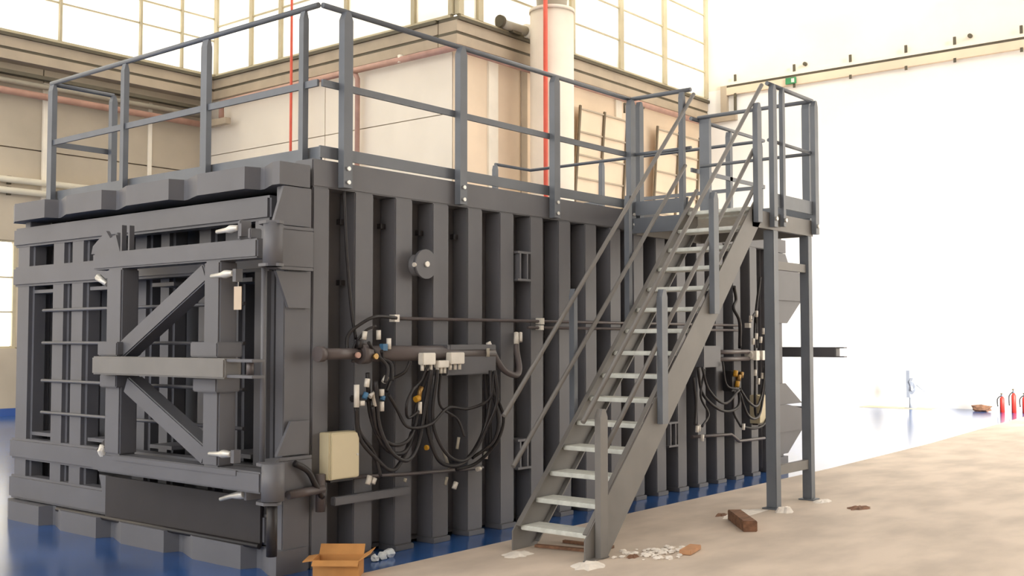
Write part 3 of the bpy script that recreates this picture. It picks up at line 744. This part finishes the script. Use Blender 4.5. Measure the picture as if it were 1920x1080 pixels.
# cable trunking over the bright end wall
TR = thing('cable_trunking', 'long beige cable trunking across the bright right wall', 'trunking', (DX-.1, 3, 8.2))
MB().box(DX-.12, DX, -8, 8.02, 8.36, 8.44).obj('lid', 'palewall', TR)
MB().box(DX-.10, DX, -8, 7.95, 8.30, 8.36).obj('slot', 'dark', TR)
MB().box(DX-.12, DX, -8, 7.86, 8.10, 8.30).obj('body', 'backwall', TR)
MB().box(DX-.12, DX, 7.86, 8.04, 7.55, 8.36).obj('drop', 'ledge', TR)
MB().box(DX-.10, DX, 7.62, 7.66, 7.60, 8.10).obj('drop_edge', 'dark', TR)
MB().box(DX-.12, DX, 7.6, 8.6, 7.42, 7.56).obj('return', 'ledge', TR)
for y in (7.6, 5.93, 4.45, 3.08, 1.95, .5, -1.0):
    b = MB().box(DX-.14, DX-.10, y-.03, y+.03, 8.44, 8.62).obj('hanger', 'dark', TR)
    MB().box(DX-.14, DX-.12, y-.03, y+.03, 8.02, 8.12).obj('hanger', 'dark', TR)
for y in (5.66, 1.62):
    MB().tube([(DX-.10, y, 8.60), (DX-.02, y, 8.60)], .05, 8).obj('wall_stud', 'dark', TR)
t = thing('exit_sign', 'small green exit sign hanging on the trunking above the landing', 'sign', (DX-.2, 6.0, 8.2))
MB().box(DX-.19, DX-.15, 5.86, 6.14, 8.12, 8.28).obj('housing', 'green', t)
MB().box(DX-.195, DX-.19, 5.90, 5.98, 8.15, 8.25).obj('emblem', 'pilaster', t)

# far floor things
t = thing('steel_post', 'slim blue grey post with a knob and lever far off on the shiny floor', 'post', (20.3, 2.95, 0))
MB().tube([(20.3, 2.95, 0), (20.3, 2.95, .02)], .14, 14).obj('base', 'greypost', t)
MB().box(20.25, 20.35, 2.95, 3.03, .25, .88).obj('shaft', 'greypost', t)
MB().tube([(20.3, 2.95, .02), (20.3, 2.95, .25)], .035, 10).obj('stem', 'greypost', t)
MB().blob((20.3, 2.90, .52), .14, 5, (.6, .6, 1.3)).obj('knob', 'greypost', t)
MB().tube([(20.3, 2.88, .60), (20.3, 2.62, .40)], .015, 6).obj('lever', 'greypost', t)
tag(MB().box(20.1, 20.7, 2.4, 4.1, 0, .012).obj('floor_mat', 'mullion'), 'thin pale mat on the floor under the slim post', 'mat')
for i, (y, h, lab) in enumerate(((.92, .42, 'left red extinguisher by the right edge'), (.68, .52, 'tall red extinguisher by the right edge, second from left'), (.46, .44, 'red extinguisher cut by the right picture edge'))):
    t = thing('fire_extinguisher', lab, 'extinguisher', (20.2, y, 0), 'red extinguishers by the far wall')
    MB().tube([(20.2, y, 0), (20.2, y, h*.72), (20.2, y, h*.82)], [.05, .05, .025], 14).obj('cylinder', 'red', t)
    MB().tube([(20.2, y, h*.82), (20.2, y, h)], .025, 8).obj('valve', 'greypost', t)
    MB().box(20.12, 20.26, y-.015, y+.015, h-.03, h).obj('handle', 'dark', t)
    MB().tube(spline([(20.2, y, h*.9), (20.15, y+.08, h*.7), (20.15, y+.08, h*.3)]), .014, 6).obj('hose', 'hose', t)
tag(MB().blob((20.2, 1.35, .08), .14, 9, (1, 1.6, .6)).obj('rubble_heap', 'wood'), 'low brown heap beside the red extinguishers', 'heap')

# ------------------------------------------------------------------ loose things near the machine
def rotz(p, c, a):
    x, y = p[0]-c[0], p[1]-c[1]
    return (c[0]+x*math.cos(a)-y*math.sin(a), c[1]+x*math.sin(a)+y*math.cos(a), p[2])
cb = thing('cardboard_box', 'small open brown cardboard box on the floor at the front corner', 'box', (-.10, -.30, 0))
CA = math.radians(-52); cC = (-.06, -.30)
hx, hy, H, T = .155, .11, .115, .006
def cbx(x0, x1, y0, y1, z0, z1, name):
    m = MB(); v = [(x0, y0, z0), (x1, y0, z0), (x1, y1, z0), (x0, y1, z0), (x0, y0, z1), (x1, y0, z1), (x1, y1, z1), (x0, y1, z1)]
    m.hexa([rotz((cC[0]+p[0], cC[1]+p[1], p[2]), cC, CA) for p in v]).obj(name, 'cardboard', cb)
cbx(-hx, hx, -hy, -hy+T, 0, H, 'wall'); cbx(-hx, hx, hy-T, hy, 0, H, 'wall')
cbx(-hx, -hx+T, -hy+T, hy-T, 0, H, 'wall'); cbx(hx-T, hx, -hy+T, hy-T, 0, H, 'wall')
cbx(-hx+T, hx-T, -hy+T, hy-T, 0, T, 'bottom')
def flap(a, b, out, dz):
    pts = [a, b, (b[0]+out[0], b[1]+out[1], H+dz), (a[0]+out[0], a[1]+out[1], H+dz)]
    pts = [rotz((cC[0]+p[0], cC[1]+p[1], p[2]), cC, CA) for p in pts]
    MB().prism(pts, (0, 0, .006)).obj('flap', 'cardboard', cb)
flap((-hx, -hy, H), (hx, -hy, H), (0, -.05), -.025)
flap((-hx, hy, H), (hx, hy, H), (0, .06), .06)
flap((-hx, -hy, H), (-hx, hy, H), (-.07, 0), -.01)
flap((hx, -hy, H), (hx, hy, H), (.08, 0), .05)
for i, (x, y, r) in enumerate(((.42, -.15, .03), (.50, -.145, .036), (.595, -.12, .04))):
    tag(MB().blob((x, y, r*.7), r, 20+i, (1, 1, .9)).obj('plastic_scrap', 'plastic'), ('left', 'middle', 'right')[i] + ' of three white plastic scraps beside the cardboard box', 'scrap', 'white scraps')
ab = MB().bar((3.70, -1.30, .045), (3.22, -1.70, .045), .12, .09)
tag(ab.obj('wood_block', 'wood', bevel=.006), 'short brown timber block lying on concrete right of the stair', 'timber')
tag(MB().bar((2.02, -1.78, .02), (2.28, -1.72, .02), .09, .035).obj('wood_offcut', 'orangewood', bevel=.004), 'flat orange wood offcut beside white rubble', 'timber')
tag(MB().bar((1.58, -.72, .012), (1.70, -1.26, .012), .05, .02).obj('timber_strip', 'wood'), 'thin brown timber strip on the floor under the lowest tread', 'timber')
tag(MB().bar((1.86, -.78, .012), (1.90, -1.22, .012), .04, .02).obj('timber_strip', 'wood'), 'second brown timber strip further in under the stair', 'timber')
def patch(name, c, rx, ry, h, m, label, cat, seed):
    rnd = random.Random(seed); n = 18
    mb = MB(); b = mb.b
    top = b.verts.new((c[0], c[1], h)); ring = []; mid = []
    for k in range(n):
        a = 2*math.pi*k/n; s = rnd.uniform(.75, 1.15)
        ring.append(b.verts.new((c[0]+rx*s*math.cos(a), c[1]+ry*s*math.sin(a), 0.001)))
        mid.append(b.verts.new((c[0]+rx*.6*s*math.cos(a), c[1]+ry*.6*s*math.sin(a), h*rnd.uniform(.5, 1))))
    for k in range(n):
        j = (k+1) % n
        b.faces.new((ring[k], ring[j], mid[j], mid[k])); b.faces.new((mid[k], mid[j], top))
    return tag(mb.obj(name, m), label, cat)
patch('plaster_patch', (1.25, -1.46), .16, .12, .03, 'plaster', 'white plaster patch at the foot of the lowest stair post', 'plaster', 1)
patch('plaster_patch', (4.37, -1.46), .10, .09, .05, 'plaster', 'white plaster lump at the foot of the near landing leg', 'plaster', 2)
patch('plaster_patch', (5.22, -1.46), .16, .07, .02, 'plaster', 'white plaster smear at the foot of the far landing leg', 'plaster', 3)
patch('plaster_patch', (1.25, -.80), .14, .10, .02, 'plaster', 'white plaster smear by the inner stair foot', 'plaster', 6)
patch('plaster_patch', (4.05, -1.20), .42, .12, .004, 'plaster', 'thin pale plaster smear on concrete left of the landing legs', 'plaster', 8)
rb = MB(); rnd = random.Random(4)
for k in range(70):
    x, y = 1.92 + rnd.gauss(0, .13), -1.58 + rnd.gauss(0, .09)
    rb.blob((x, y, .008), rnd.uniform(.008, .03), k, (1.2, 1, .5))
tag(rb.obj('plaster_rubble', 'plaster', stuff=True), 'scattered white plaster crumbs beside the orange wood offcut', 'rubble')
for i, (c, rx, ry, lab) in enumerate((((3.83, -1.10), .10, .04, 'small brown splinter pile behind the timber block'), ((5.03, -1.90), .16, .10, 'flat brown debris on concrete right of the landing legs'), ((1.72, -1.52), .07, .04, 'small yellowish debris by the stair foot'))):
    patch('debris', c, rx, ry, .02, 'wood', lab, 'debris', 30+i)
